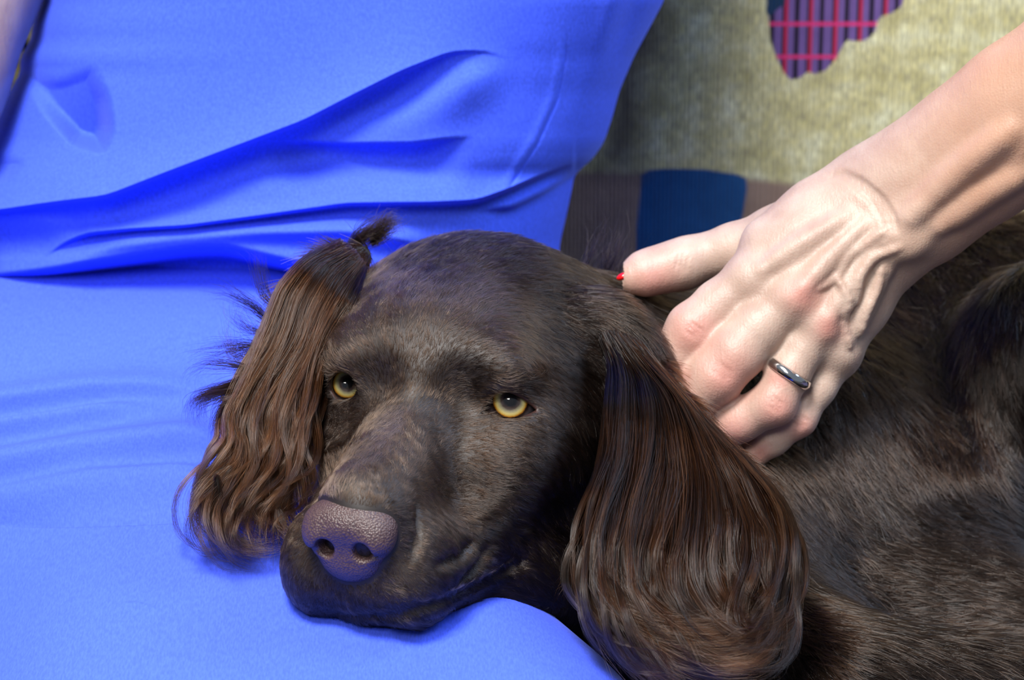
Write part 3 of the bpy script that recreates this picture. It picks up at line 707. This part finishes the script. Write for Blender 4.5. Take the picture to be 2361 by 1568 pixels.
def build_hand():
    V, F = F_HAND.mesh((.045, -.07, -1.19), (.50, .28, -.85), .00085)
    px, py = proj(V); red = np.zeros(len(V)); tan = ss(1950, 2300, px + (px - 2000) * 0)
    for x, y, r in ((1600, 765, 60), (1680, 870, 70), (1853, 680, 45), (1911, 755, 35), (1795, 945, 50), (1850, 985, 35), (1510, 650, 60), (1570, 930, 50), (1690, 1000, 60), (1750, 1045, 30), (1560, 870, 40), (1800, 870, 30)):
        red = np.maximum(red, .8 * np.exp(-((px - x) ** 2 + (py - y) ** 2) / r ** 2))
    mesh_obj('body', to_world(V), F, M_SKIN, stroker, attrs={'red': red, 'tan': tan})
    # ring: a band around the ring finger
    c, q = RINGP; ax = q - c; ax /= np.linalg.norm(ax); a = np.cross(ax, [0, 0, 1]); a /= np.linalg.norm(a); b = np.cross(ax, a)
    R = 49.5 * 1.12 / FPX; hw = .0021; prof = [(-hw, 0), (-hw * .8, .0009), (0, .0014), (hw * .8, .0009), (hw, 0), (hw * .8, -.0006), (-hw * .8, -.0006)]
    u = np.linspace(0, 2 * np.pi, 97)[:-1]; P = np.array([[c + ax * x + (R + r_) * (math.cos(t) * a + math.sin(t) * b) for x, r_ in prof] for t in u])
    I = np.arange(96 * 7).reshape(96, 7); J = np.roll(I, -1, 0); K = np.roll(I, -1, 1); L = np.roll(J, -1, 1)
    tag(mesh_obj('ring', to_world(P.reshape(-1, 3)), np.stack([I, J, L, K], -1).reshape(-1, 4), M_RING, stroker), 'plain silver band on the ring finger')
    # thumb nail
    f = Field(); f.ell(cp(1437, 637, 1.1435), np.array([17, 8.5, 14]) * 1.12 / FPX, .001, rot=np.array([[.93, .37, 0], [-.37, .93, 0], [0, 0, 1]]))
    f.ell(cp(1440, 650, 1.147), np.array([20, 12, 16]) * 1.12 / FPX, .001, 's', rot=np.array([[.93, .37, 0], [-.37, .93, 0], [0, 0, 1]]))
    V, F = f.mesh(cp(1437, 637, 1.1435) - .006, cp(1437, 637, 1.1435) + .006, .0003)
    tag(mesh_obj('fingernail', to_world(V), F, M_NAIL, stroker), 'red painted thumbnail')
build_hand()


def quads(V, F): V4 = V[F]; return V4, normals(V, F)[F], np.linalg.norm(np.cross(V4[:, 2] - V4[:, 0], V4[:, 3] - V4[:, 1]), axis=1) / 2
# ------------------------------------------------------------------ ears
def build_ear(pts, zs):
    f = Field(); f.chain([cp(a, b, c) for a, b, c, r in pts], [r * c / FPX for a, b, c, r in pts], .006, 'u', zs)
    Q = np.array([cp(a, b, c) for a, b, c, r in pts]); V, F = f.mesh(Q.min(0) - .035, Q.max(0) + .035, .0015)
    return mesh_obj('ear', to_world(V), F, M_HIDE, dog, attrs={'lid': np.zeros(len(V))}), quads(V, F)
EAR_L = build_ear([(835, 590, 1.125, 30), (770, 620, 1.112, 42), (705, 700, 1.102, 50), (665, 800, 1.095, 52), (645, 920, 1.085, 52), (635, 1040, 1.073, 50), (625, 1130, 1.064, 40)], .35)
EAR_R = build_ear([(1440, 830, 1.112, 50), (1480, 890, 1.100, 70), (1525, 980, 1.088, 95), (1570, 1100, 1.072, 130), (1580, 1240, 1.055, 140), (1560, 1360, 1.040, 125)], .32)

# ------------------------------------------------------------------ short coat
FLOW = np.array([
 (850,1130,.15,-1),(900,1050,.35,-1),(950,950,.25,-1),(800,1120,-.1,-1),(970,800,.1,-1),(900,680,-.1,-1),(850,760,-.35,-1),(1050,680,.35,-1),(1100,760,.5,-.8),(1200,620,1,-.7),(1000,560,.3,-1),(1300,650,1,-.1),
 (1400,720,.8,.5),(1450,800,.5,.9),(800,780,-.6,-.8),(750,840,-1,-.2),(740,940,-.6,.5),(760,1020,-.4,.6),(1050,1150,1,.25),(1150,1060,1,.35),(1300,1000,.9,.5),(1300,850,1,.4),(1200,800,1,.35),(1120,820,1,.0),(1150,990,1,.15),(1050,960,.6,-.4),(1040,1040,1,-.1),
 (950,1180,1,.1),(960,1250,1,.45),(900,1350,.6,.8),(1000,1350,1,.5),(800,1400,.1,1),(700,1350,-.3,1),(680,1250,-.5,.4),(720,1130,-.4,-.5),(900,1440,.4,.7),(1100,1380,1,.25),(1200,1250,.9,.5),(1300,1250,.6,.8),(1380,1000,.4,.9),
 (1850,900,.12,1),(1800,1150,.5,.85),(1900,1250,.8,.6),(2000,1120,.5,.8),(2200,1000,-.1,1),(2050,1350,1,.3),(2200,1220,1,.2),(2320,900,.15,1),(2200,700,.3,1),(2200,1450,1,.35),(2340,1200,.9,.6),(1950,750,.2,1),(1500,620,.6,-.4),(1700,1000,.3,1),(1850,1450,.5,.8),(2050,1540,.9,.4),(1400,1300,.2,1),(1950,1000,.3,1),(2120,880,.1,1)], float)
#   x, y, length(mm), tint (coat tone, with highlights on forehead and bridge painted in paler)
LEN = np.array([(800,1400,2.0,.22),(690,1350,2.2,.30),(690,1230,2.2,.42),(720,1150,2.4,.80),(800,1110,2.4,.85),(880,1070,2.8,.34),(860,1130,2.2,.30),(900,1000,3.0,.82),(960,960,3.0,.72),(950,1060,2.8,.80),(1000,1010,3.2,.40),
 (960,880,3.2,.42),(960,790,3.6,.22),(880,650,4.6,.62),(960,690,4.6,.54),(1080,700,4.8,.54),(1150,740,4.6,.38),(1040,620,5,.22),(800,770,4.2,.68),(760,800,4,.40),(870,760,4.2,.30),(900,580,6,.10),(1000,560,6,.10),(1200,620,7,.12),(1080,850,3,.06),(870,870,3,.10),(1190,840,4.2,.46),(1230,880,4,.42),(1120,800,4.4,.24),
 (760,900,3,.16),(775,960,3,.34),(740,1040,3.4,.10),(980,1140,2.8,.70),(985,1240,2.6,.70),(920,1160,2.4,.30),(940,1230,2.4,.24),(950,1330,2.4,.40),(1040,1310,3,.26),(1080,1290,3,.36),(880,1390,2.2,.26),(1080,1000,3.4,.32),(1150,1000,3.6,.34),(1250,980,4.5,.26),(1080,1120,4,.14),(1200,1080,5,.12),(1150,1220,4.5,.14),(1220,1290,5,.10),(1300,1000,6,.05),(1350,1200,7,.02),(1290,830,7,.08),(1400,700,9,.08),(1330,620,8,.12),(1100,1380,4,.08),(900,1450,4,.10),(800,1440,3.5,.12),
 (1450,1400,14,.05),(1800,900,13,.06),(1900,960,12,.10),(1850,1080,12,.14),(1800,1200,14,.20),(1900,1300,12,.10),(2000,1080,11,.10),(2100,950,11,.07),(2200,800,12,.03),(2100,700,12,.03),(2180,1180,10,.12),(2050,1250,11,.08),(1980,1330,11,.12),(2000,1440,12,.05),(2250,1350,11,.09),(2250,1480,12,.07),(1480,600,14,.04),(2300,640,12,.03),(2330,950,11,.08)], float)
def rbf(px, py, C, sg):
    w_ = np.exp(-((px[:, None] - C[:, 0]) ** 2 + (py[:, None] - C[:, 1]) ** 2) / (2 * sg * sg)) + 1e-9 / (1 + (px[:, None] - C[:, 0]) ** 2 + (py[:, None] - C[:, 1]) ** 2)
    w_ /= w_.sum(1, keepdims=True); return w_ @ C[:, 2:]
def coat(n, region, seed, K=5, rad=.00007, lscale=1.0, geo=None, FL=None, LN=None):
    r = np.random.default_rng(seed); V4, N4, A4 = geo or (VQ, NQ, AQ); FL = FLOW if FL is None else FL; LN = LEN if LN is None else LN
    wgt = A4 * region
    idx = r.choice(len(V4), n, p=wgt / wgt.sum()); a, b = r.random((2, n, 1))
    q = V4[idx]; root = (q[:, 0] * (1 - a) + q[:, 1] * a) * (1 - b) + (q[:, 3] * (1 - a) + q[:, 2] * a) * b
    nq = N4[idx]; nn = (nq[:, 0] * (1 - a) + nq[:, 1] * a) * (1 - b) + (nq[:, 3] * (1 - a) + nq[:, 2] * a) * b; nn /= np.linalg.norm(nn, axis=1, keepdims=True)
    px, py = proj(root); keep = np.ones(n, bool)
    for e in EYES:
        near = np.linalg.norm(root - e['o'], axis=1) < e['r'] + .007
        keep &= ~(near & (poly_sd(px, py, e['poly']) < 4))
    nearn = np.linalg.norm(root - hl(-.2, 8, -2), axis=1) < .04
    dn = np.full(n, 1.0); dn[nearn] = F_NOSE(root[nearn]); keep &= dn > .0006
    root, nn, px, py = root[keep], nn[keep], px[keep], py[keep]; n = len(root)
    fl = rbf(px, py, FL, 62); lt = rbf(px, py, LN, 40)
    w1 = NZ1(root); w2 = NZ2(root)
    ang = .14 * w1[:, 0] + r.normal(0, .12, n); fx, fy = fl[:, 0], fl[:, 1]
    dx = fx * np.cos(ang) - fy * np.sin(ang); dy = fx * np.sin(ang) + fy * np.cos(ang)
    T = np.stack([dx, -dy, 0 * dx], 1); T -= nn * (T * nn).sum(1, keepdims=True)
    T /= np.linalg.norm(T, axis=1, keepdims=True) + 1e-6
    L = lt[:, 0] * .001 * lscale * r.uniform(.6, 1.25, n) * (1 + .12 * w2[:, 1])
    lift = np.clip(.26 + .03 * w1[:, 1] + .06 * w2[:, 2] + r.normal(0, .07, n), .06, .8)
    t = np.linspace(0, 1, K); P = np.zeros((n, K, 3)); P[:, 0] = root - nn * .0004; cur = root.copy()
    side = np.cross(nn, T); cv = (r.normal(0, .16, n) + .14 * w2[:, 0])[:, None]
    for k in range(1, K):
        la = (lift * (1 - .85 * t[k]))[:, None]; dr = T * np.cos(la) + nn * np.sin(la) + side * cv * t[k]
        cur = cur + dr * (L / (K - 1))[:, None]; P[:, k] = cur
    R = rad * np.sqrt(np.clip(L / .005, .4, 2))[:, None] * (1 - .75 * t ** 2); 
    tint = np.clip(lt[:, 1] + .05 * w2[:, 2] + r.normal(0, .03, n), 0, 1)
    # nothing grows through the hand
    inb = (P[:, -1, 0] > .04) & (P[:, -1, 1] > -.07)
    ii = np.nonzero(inb)[0]
    if len(ii):
        m1 = F_HAND(P[ii, -1]); m2 = F_HAND(P[ii, K // 2]); bad = ii[(m1 < .0006) | (m2 < .0006)]
        ok = np.ones(n, bool); ok[bad] = False; P, R, tint = P[ok], R[ok], tint[ok]
    return P, R, tint
NZ1 = Noise(.012, 2, 3); NZ2 = Noise(.0045, 3, 4)
VQ, NQ, AQ = quads(DV, DF); n4 = NQ.mean(1); c4 = VQ.mean(1)
vd = -c4 / np.linalg.norm(c4, axis=1, keepdims=True); fac = (n4 * vd).sum(1); px4, py4 = proj(c4)
vis = ss(-.55, -.1, fac) * (px4 > 300) * (px4 < 2600) * (py4 < 1800)
head = 1 - ss(.10, .14, np.linalg.norm(c4 - M0 + HF * .02, axis=1))
HN = 1.0
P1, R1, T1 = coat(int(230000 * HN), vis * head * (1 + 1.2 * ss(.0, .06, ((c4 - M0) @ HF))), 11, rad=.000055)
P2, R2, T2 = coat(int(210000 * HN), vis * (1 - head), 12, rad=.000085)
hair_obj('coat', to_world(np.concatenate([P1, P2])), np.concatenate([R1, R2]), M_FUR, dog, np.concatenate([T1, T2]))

# ------------------------------------------------------------------ long ear hair
EFL = np.array([(830,590,-.8,.1),(760,620,-.7,.6),(700,700,-.4,1),(660,850,-.25,1),(630,1000,-.1,1),(1420,760,.4,1),(1480,880,.3,1),(1560,1000,.5,1),(1560,1150,.1,1),(1560,1350,.2,1)], float)
ELN = np.array([(760,650,13,.30),(650,1000,18,.34),(1450,800,11,.12),(1560,1200,20,.14)], float)
for er, n in ((0, 9000), (1, 16000)):
    e_, g_ = (EAR_L, EAR_R)[er]; pe = coat(n, np.ones(len(g_[0])), 31 + er, K=7, rad=.00008, geo=g_, FL=EFL, LN=ELN)
    hair_obj('ear_coat', to_world(pe[0]), pe[1], M_EARFUR, e_, pe[2])
EAR_L, EAR_R = EAR_L[0], EAR_R[0]
def tresses(name, guides, depth, n, ear, seed, K=22, thick=.010, rad=.00008, clumps=160, wave=.0022, tint=.25, curl=.003, drift=.002):
    r = np.random.default_rng(seed); m = len(guides)
    G = np.stack([resample([(x, y, d) for (x, y), d in zip(g, np.interp(np.linspace(0, 1, len(g)), *depth(i / (m - 1))))], K) for i, g in enumerate(guides)])
    for g in G:                                  # the first stretch leaves the head along its surface
        d = np.full(5, .93)
        for _ in range(40): d = d + np.clip(F_DOG(cp(g[:5, 0], g[:5, 1], d)), -.01, .02) * .85
        k = np.linspace(1, 0, 5); g[:5, 2] = np.minimum(g[:5, 2] + .02 * k, (d - .0015) * k + g[:5, 2] * (1 - k)) if d[0] < 1.2 else g[:5, 2]
    G = np.stack([cp(g[:, 0], g[:, 1], g[:, 2]) for g in G])           # (m,K,3)
    def lay(s_, lift):                           # strand at s_ across the guides
        i = np.clip(s_.astype(int), 0, m - 2); f = (s_ - i)[:, None, None]; f = f * f * (3 - 2 * f) * .5 + f * .5
        P = G[i] * (1 - f) + G[i + 1] * f
        return P
    t = np.linspace(0, 1, K)[None, :]
    cs = np.sort(r.uniform(0, m - 1, clumps)); ch = r.uniform(-1, 1, clumps)
    ci = r.integers(0, clumps, n); spread = r.normal(0, 1, n)
    s0 = np.clip(cs[ci] + spread * .22, 0, m - 1.001); sc = cs[ci]
    Pc = lay(np.clip(sc, 0, m - 1.001), None); Ps = lay(s0, None)
    cl = (ss(.05, .6, t) * r.uniform(.55, .97, (n, 1)))[..., None]
    P = Ps * (1 - cl) + Pc * cl
    dirn = np.gradient(P, axis=1); dirn /= np.linalg.norm(dirn, axis=2, keepdims=True) + 1e-9
    vw = -P / np.linalg.norm(P, axis=2, keepdims=True); sd = np.cross(dirn, vw)
    ph = r.uniform(0, 6.28, clumps)[ci][:, None]; fq = r.uniform(1.6, 3.4, clumps)[ci][:, None]; am = r.uniform(.4, 1.3, clumps)[ci][:, None]
    amp = (wave * ss(.1, .8, t) + curl * ss(.55, 1, t) ** 2) * am
    dr = np.clip(r.normal(0, drift, clumps), -1.3 * drift, 1.3 * drift)[ci][:, None] * ss(.1, 1, t) * np.sin(2.5 * t + r.uniform(0, 2, clumps)[ci][:, None]); P = P + sd * dr[..., None]
    P = P + sd * (amp * np.sin(fq * 6.28 * t + ph))[..., None] + vw * (amp * .8 * np.cos(fq * 6.28 * t + ph) + thick * .5 * ch[ci][:, None] * ss(0, .15, t))[..., None]
    j = r.normal(0, 1, (n, 3)); P = P + (sd * j[:, :1, None] * .0007 + vw * (j[:, 1:2, None] * thick * .22)) * (1 - .35 * t[..., None])
    ph2 = r.uniform(0, 6.28, (n, 1)); P = P + sd * (.0005 * np.sin(t * r.uniform(6, 16, (n, 1)) + ph2) * t)[..., None]
    # each strand covers a stretch of the ear
    a = r.uniform(0, .55, n) ** 1.2; a[: n // 4] = r.uniform(0, .24, n // 4); ln = r.uniform(.35, .6, n); e = np.minimum(a + ln, (r.uniform(.84, 1.0, clumps)[ci] + r.normal(0, .03, n)).clip(.5, 1))
    u = a[:, None] + (e - a)[:, None] * np.linspace(0, 1, 14)[None]; u = u * (K - 1); i = np.clip(u.astype(int), 0, K - 2); f = (u - i)[..., None]
    rr = np.arange(n)[:, None]; P = P[rr, i] * (1 - f) + P[rr, i + 1] * f
    R = rad * (1 - .8 * np.linspace(0, 1, 14) ** 3)[None] * r.uniform(.7, 1.2, (n, 1))
    tn = np.clip(tint + .22 * (r.random(clumps)[ci] ** 2 - .33) + r.normal(0, .05, n), 0, 1)
    ok = np.ones(n, bool); inb = (P[..., 0].max(1) > .045) & (P[..., 1].max(1) > -.06); ii = np.nonzero(inb)[0]
    if len(ii): 
        md = np.min([F_HAND(P[ii, k]) for k in (2, 5, 8, 11, 13)], axis=0); ok[ii[md < .0005]] = False
    return hair_obj(name, to_world(P[ok]), R[ok], M_EARFUR, ear, tn[ok])
GL = [[(790,555),(700,598),(650,655),(615,750),(580,835),(548,915),(522,960),(540,1010),(505,1065),(465,1130),(452,1190),(500,1240),(570,1258)],
      [(810,570),(730,610),(680,680),(650,780),(600,860),(565,930),(560,1000),(575,1060),(525,1110),(490,1170),(525,1235),(610,1258)],
      [(825,580),(760,620),(715,700),(690,800),(640,890),(610,960),(618,1040),(600,1100),(562,1160),(570,1215),(640,1245)],
      [(838,600),(795,650),(750,730),(715,820),(680,900),(660,980),(664,1060),(640,1130),(615,1190),(660,1232)],
      [(846,620),(822,690),(772,770),(736,850),(728,930),(726,1010),(724,1080),(702,1150),(682,1200),(702,1225)]]
tresses('ear_fur', GL, lambda s_: ([0, .25, .6, 1], [1.108, 1.092 , 1.070, 1.050 ]), 30000, EAR_L, 21, thick=.016, tint=.27, wave=.0028, clumps=120, curl=.0075, drift=.006)
GR = [[(1378,770),(1408,840),(1396,950),(1392,1050),(1380,1130),(1352,1230),(1338,1320),(1368,1400),(1430,1480),(1500,1566)],
      [(1395,762),(1440,860),(1435,960),(1425,1060),(1400,1150),(1380,1250),(1375,1340),(1420,1420),(1500,1500),(1600,1575)],
      [(1410,762),(1490,880),(1500,970),(1490,1070),(1460,1170),(1440,1270),(1450,1360),(1520,1430),(1610,1490),(1700,1535)],
      [(1425,768),(1540,900),(1570,990),(1580,1090),(1560,1190),(1540,1290),(1560,1370),(1630,1430),(1720,1465),(1785,1430)],
      [(1440,775),(1565,910),(1615,1000),(1655,1100),(1670,1200),(1660,1300),(1670,1380),(1720,1430),(1790,1400)],
      [(1455,782),(1600,945),(1670,1040),(1735,1140),(1770,1230),(1778,1320),(1770,1400),(1750,1470),(1650,1485)],
      [(1468,792),(1625,975),(1715,1060),(1785,1150),(1818,1260),(1828,1350),(1815,1440),(1760,1530),(1700,1570)]]
tresses('ear_fur', GR, lambda s_: ([0, .07, .22, .55, 1], [1.10, 1.088, 1.068, 1.036, 1.010]), 60000, EAR_R, 22, thick=.024, tint=.05, clumps=170, wave=.0026, curl=.004, drift=.008)

# loose wisps on the trousers and over the head, each a lock following its own line
def wisps(name, lines, ear, seed, rad=.00006, tint=.3, mat=None):
    r = np.random.default_rng(seed); PP, RR, TT = [], [], []
    for pts, d0, d1, n, sp in lines:
        g = resample([(x, y, d) for (x, y), d in zip(pts, np.linspace(d0, d1, len(pts)))], 16); C = cp(g[:, 0], g[:, 1], g[:, 2])
        t = np.linspace(0, 1, 16)[None, :, None]; off = r.normal(0, 1, (n, 1, 3)) * sp; off2 = r.normal(0, 1, (n, 1, 3)) * sp
        ln = r.uniform(.55, 1, n)[:, None] * np.linspace(0, 1, 16)[None] * 15; i = np.clip(ln.astype(int), 0, 14); f = (ln - i)[..., None]
        P = C[i] * (1 - f) + C[i + 1] * f; P = P + off * (.35 + .5 * np.sin(t * 3.1)) + off2 * t * (t + .3)
        P[..., 2] -= .4 * np.abs(off[..., 2]); PP.append(P); RR.append(rad * (1 - .8 * t[..., 0] ** 2) * r.uniform(.6, 1.2, (n, 1))); TT.append(np.full(n, tint) + r.normal(0, .08, n))
    hair_obj(name, to_world(np.concatenate(PP)), np.concatenate(RR), mat or M_EARFUR, ear, np.clip(np.concatenate(TT), 0, 1))
wisps('ear_wisps', [
  ([(650,720),(612,680),(600,630),(595,590),(570,565)],1.095,1.13,70,.0016), ([(620,740),(590,710),(560,690),(520,672),(470,668)],1.095,1.12,80,.0020),
  ([(615,770),(570,760),(540,730),(545,690)],1.095,1.11,60,.0022), ([(600,800),(560,800),(520,810),(480,815),(440,828)],1.085,1.10,90,.0022),
  ([(585,830),(545,825),(520,790),(515,760)],1.09,1.10,60,.0024), ([(575,850),(520,840),(470,835),(435,850),(428,880)],1.08,1.095,60,.0018),
  ([(570,870),(530,890),(490,905),(455,918),(440,940),(445,975)],1.078,1.09,240,.0014), ([(545,900),(500,912),(465,925),(460,960),(475,975)],1.076,1.09,110,.0016),
  ([(560,920),(520,930),(505,960),(515,1010),(530,1030)],1.07,1.075,200,.0016), ([(520,950),(500,980),(495,1020)],1.07,1.08,60,.0014),
  ([(520,1060),(470,1090),(445,1140),(445,1190),(480,1235),(540,1262),(600,1275),(650,1262)],1.06,1.052,45,.0012),
  ([(530,1080),(480,1120),(460,1160),(470,1210),(510,1240)],1.055,1.052,160,.0016), ([(560,1150),(530,1190),(520,1230),(560,1262),(610,1268),(660,1255)],1.05,1.05,260,.0016),
  ([(500,1100),(505,1150),(490,1200),(520,1245),(575,1280)],1.05,1.052,160,.0016), ([(640,1180),(650,1220),(690,1240),(720,1235)],1.05,1.045,120,.0016),
  ([(560,1240),(565,1265),(575,1285)],1.055,1.055,30,.0010)], EAR_L, 51, tint=.20)
wisps('ear_wisps', [
  ([(1400,1330),(1430,1410),(1520,1450),(1640,1470),(1740,1450),(1790,1410)],1.018,1.01,900,.0030), ([(1380,1340),(1400,1400),(1470,1460),(1580,1510),(1690,1530),(1760,1510)],1.02,1.01,900,.0034),
  ([(1340,1320),(1370,1400),(1430,1470),(1500,1540),(1580,1590)],1.03,1.01,700,.003), 
  ([(1560,1480),(1660,1540),(1740,1530),(1780,1490),(1790,1460)],1.01,1.005,350,.0022), ([(1340,1290),(1310,1340),(1290,1370)],1.05,1.04,120,.0016)], EAR_R, 52, tint=.34)
wisps('coat', [
  ([(800,575),(830,545),(870,520),(900,508),(920,520)],1.13,1.13,160,.0016), ([(860,560),(880,530),(895,515),(910,508),(916,530)],1.13,1.13,360,.0020), ([(820,570),(840,545),(865,530),(885,545)],1.13,1.13,260,.0022),
  ([(1350,620),(1375,580),(1385,540),(1380,520)],1.17,1.17,60,.003), ([(1390,640),(1405,590),(1420,550),(1425,525)],1.17,1.17,90,.003), ([(1430,650),(1440,600),(1455,560)],1.17,1.17,70,.003)], dog, 53, tint=.0, mat=M_FUR)
